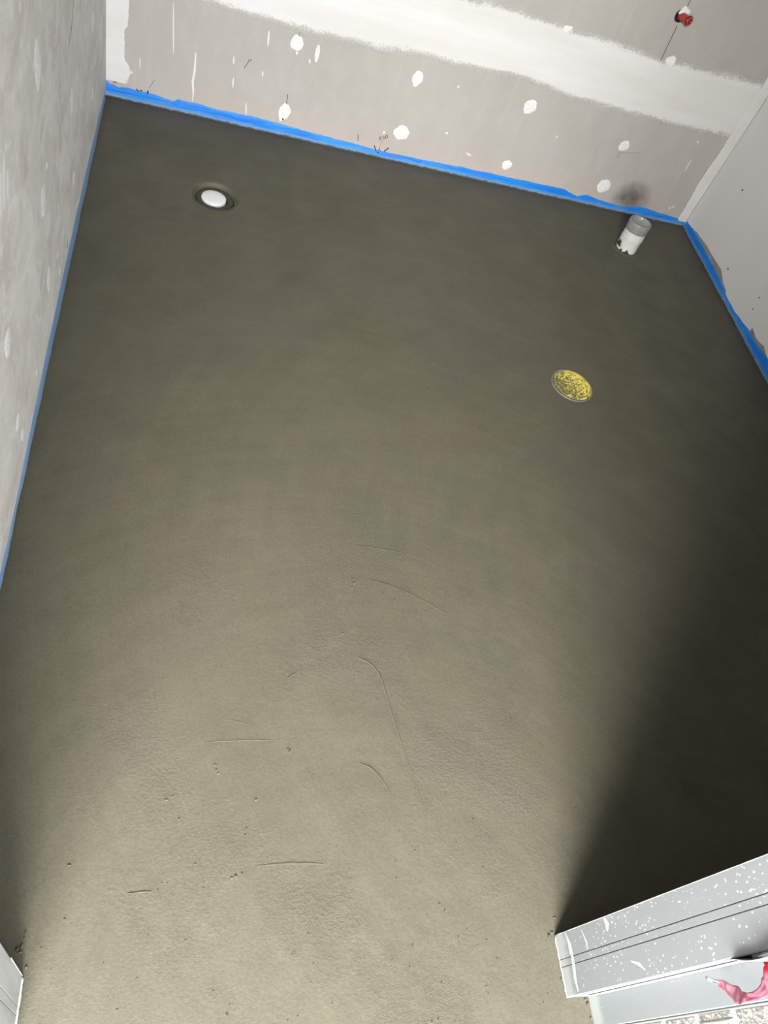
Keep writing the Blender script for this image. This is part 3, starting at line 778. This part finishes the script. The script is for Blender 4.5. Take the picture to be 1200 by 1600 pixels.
def letters(txt, size, org):
    """flat lettering on the film, reading up the panel"""
    cu = bpy.data.curves.new('lettering', 'FONT'); cu.body = txt; cu.size = size; cu.extrude = 0.0002
    t = bpy.data.objects.new('lettering_curve', cu); C.objects.link(t)
    dg = bpy.context.evaluated_depsgraph_get(); dg.update()
    me = bpy.data.meshes.new_from_object(t.evaluated_get(dg))
    vs = [(org[0] - v.co.z, org[1] + v.co.y, org[2] + v.co.x) for v in me.vertices]
    fs = [tuple(p.vertices) for p in me.polygons]
    bpy.data.objects.remove(t, do_unlink=True)
    return link_mesh('lettering', vs, fs, MAT['pencil'], pn)
letters('ING', 0.030, (.8268, -.012, .325))

# ------------------------------------------------------------------ trowel ridges and crumbs of the screed
def PF(u, v, o=0.0): return (u, v, o)
RID = [([(0.4454,0.7346),(0.4621,0.7275),(0.4756,0.7174),(0.487,0.7012),(0.4937,0.6821),(0.4982,0.6559),(0.5053,0.616),(0.5147,0.5743),(0.5235,0.5311),(0.5371,0.4749),(0.5546,0.4033)], .0045, .0022),
       ([(0.446,1.028),(0.4778,1.029),(0.5096,1.026),(0.5416,1.023),(0.5736,1.019),(0.6056,1.012),(0.6372,1.001),(0.6647,0.985),(0.6858,0.9701)], .004, .0008),
       ([(0.1271,0.5459),(0.1488,0.5496),(0.1855,0.5509),(0.2227,0.5523),(0.263,0.551)], .003, .0009), ([(0.2883,0.6844),(0.2979,0.6904),(0.3075,0.6949)], .003, .0016),
       ([(0.1726,0.5922),(0.1914,0.5884),(0.2127,0.582)], .003, .0007), ([(0.006521,0.2873),(0.02502,0.2884),(0.04376,0.2885)], .003, .0012),
       ([(0.2217,0.3218),(0.2504,0.3228),(0.2795,0.3238),(0.3147,0.3224),(0.3443,0.3201)], .004, .0006), ([(0.429,0.5054),(0.4519,0.495),(0.4723,0.4719),(0.4875,0.4404)], .005, .0007),
       ([(0.4854,0.9365),(0.5312,0.9257),(0.584,0.9047),(0.6284,0.8798),(0.6724,0.8532)], .006, .0006), ([(0.9653,1.363),(0.9804,1.341),(0.9851,1.31)], .004, .0012)]
for pts, w, h in RID:
    streak(floor, PF, pts, w, h, 'trowel_ridge', 'screed')
def crumbs():
    r = random.Random(3); verts, faces = [], []
    spots = list([(0.4481,0.934,0.004),(0.4502,0.9221,0.005),(0.4448,0.9115,0.004),(0.5209,0.9026,0.003),(0.6653,0.8699,0.003),(0.4137,0.792,0.004),(0.5721,1.006,0.004),(0.2891,0.5292,0.006),(0.2854,0.5343,0.004),(0.1439,0.5038,0.004),(0.1477,0.4941,0.004),(0.1515,0.4868,0.004),(0.1499,0.5038,0.003),(0.8264,0.8439,0.003),(0.7718,0.7859,0.003),(0.9515,1.487,0.0035),(0.6955,1.64,0.003),(0.6326,1.641,0.003),(0.6467,1.731,0.003),(0.05945,1.413,0.004),(-0.1906,2.221,0.005),(0.1258,1.083,0.003),(0.4097,2.382,0.004),(0.4517,2.34,0.003),(0.376,2.191,0.004),(0.2584,2.213,0.003),(0.8613,1.363,0.003),(0.7688,0.1763,0.007),(0.7757,0.1823,0.005),(0.7872,0.2066,0.005),(0.7841,0.1573,0.003),(0.7814,0.1109,0.004),(0.7762,0.1062,0.003),(0.8165,0.07117,0.004),(0.8187,0.06506,0.005),(0.8191,0.04352,0.003),(0.8172,0.1658,0.003),(-0.149,0.2102,0.005),(-0.1535,0.2149,0.006),(-0.1476,0.219,0.005),(-0.1455,0.2296,0.003),(-0.145,0.2387,0.003),(-0.1365,0.1891,0.004),(-0.09233,0.3357,0.004),(0.08419,0.406,0.004),(0.05985,0.4403,0.004),(0.07081,0.4457,0.005),(0.1154,0.3293,0.003),(0.131,0.2893,0.003),(0.1045,0.2104,0.003),(0.312,0.2073,0.003),(0.2222,0.437,0.005),(0.2022,0.3748,0.004),(0.2045,0.3859,0.004),(0.1857,0.3054,0.006),(0.179,0.3036,0.004),(0.1968,0.3101,0.004),(-0.1868,0.5806,0.005),(-0.1341,0.5376,0.004),(-0.2411,1.02,0.004),(-0.2369,0.9739,0.004),(-0.2594,1.521,0.004),(0.1636,2.345,0.004),(0.1799,2.394,0.003),(0.8885,0.4081,0.004),(0.9182,0.6561,0.003),(0.978,1.313,0.004),(1.361,0.5092,0.003),(1.037,0.565,0.003),(0.6584,0.3017,0.003),(0.6544,0.391,0.003)])
    spots = [(x, y, s) for x, y, s in spots]
    for _ in range(520):
        x = r.uniform(-0.13, 0.95); y = r.uniform(0.02, 1.5) ** 1.0
        if r.random() > 1.25 - y * 0.7: continue
        if x > 0.76 and y < 0.2: continue
        spots.append((x, y, r.uniform(.0008, .0021)))
    for x, y, s in spots:
        s *= 0.62; b = len(verts); n = 6
        a0 = r.uniform(0, 6); el = r.uniform(.6, 1.4)
        for q, (k, h) in enumerate(((1.0, -0.004), (0.9, s * .35), (0.5, s * .8))):
            for i in range(n):
                a = a0 + i * math.pi * 2 / n; rr = s * k * r.uniform(.7, 1.25)
                verts.append((x + rr * math.cos(a) * el, y + rr * math.sin(a) / el, h if q else -0.004))
        verts.append((x, y, s * .95))
        for q in (0, 1):
            for i in range(n): faces.append((b + q * n + i, b + q * n + (i + 1) % n, b + (q + 1) * n + (i + 1) % n, b + (q + 1) * n + i))
        for i in range(n): faces.append((b + 2 * n + i, b + 2 * n + (i + 1) % n, b + 3 * n))
    o = link_mesh('screed_crumbs', verts, faces, MAT['crumb'], floor)
    o['kind'] = 'stuff'; o['label'] = 'loose cement crumbs'
crumbs()
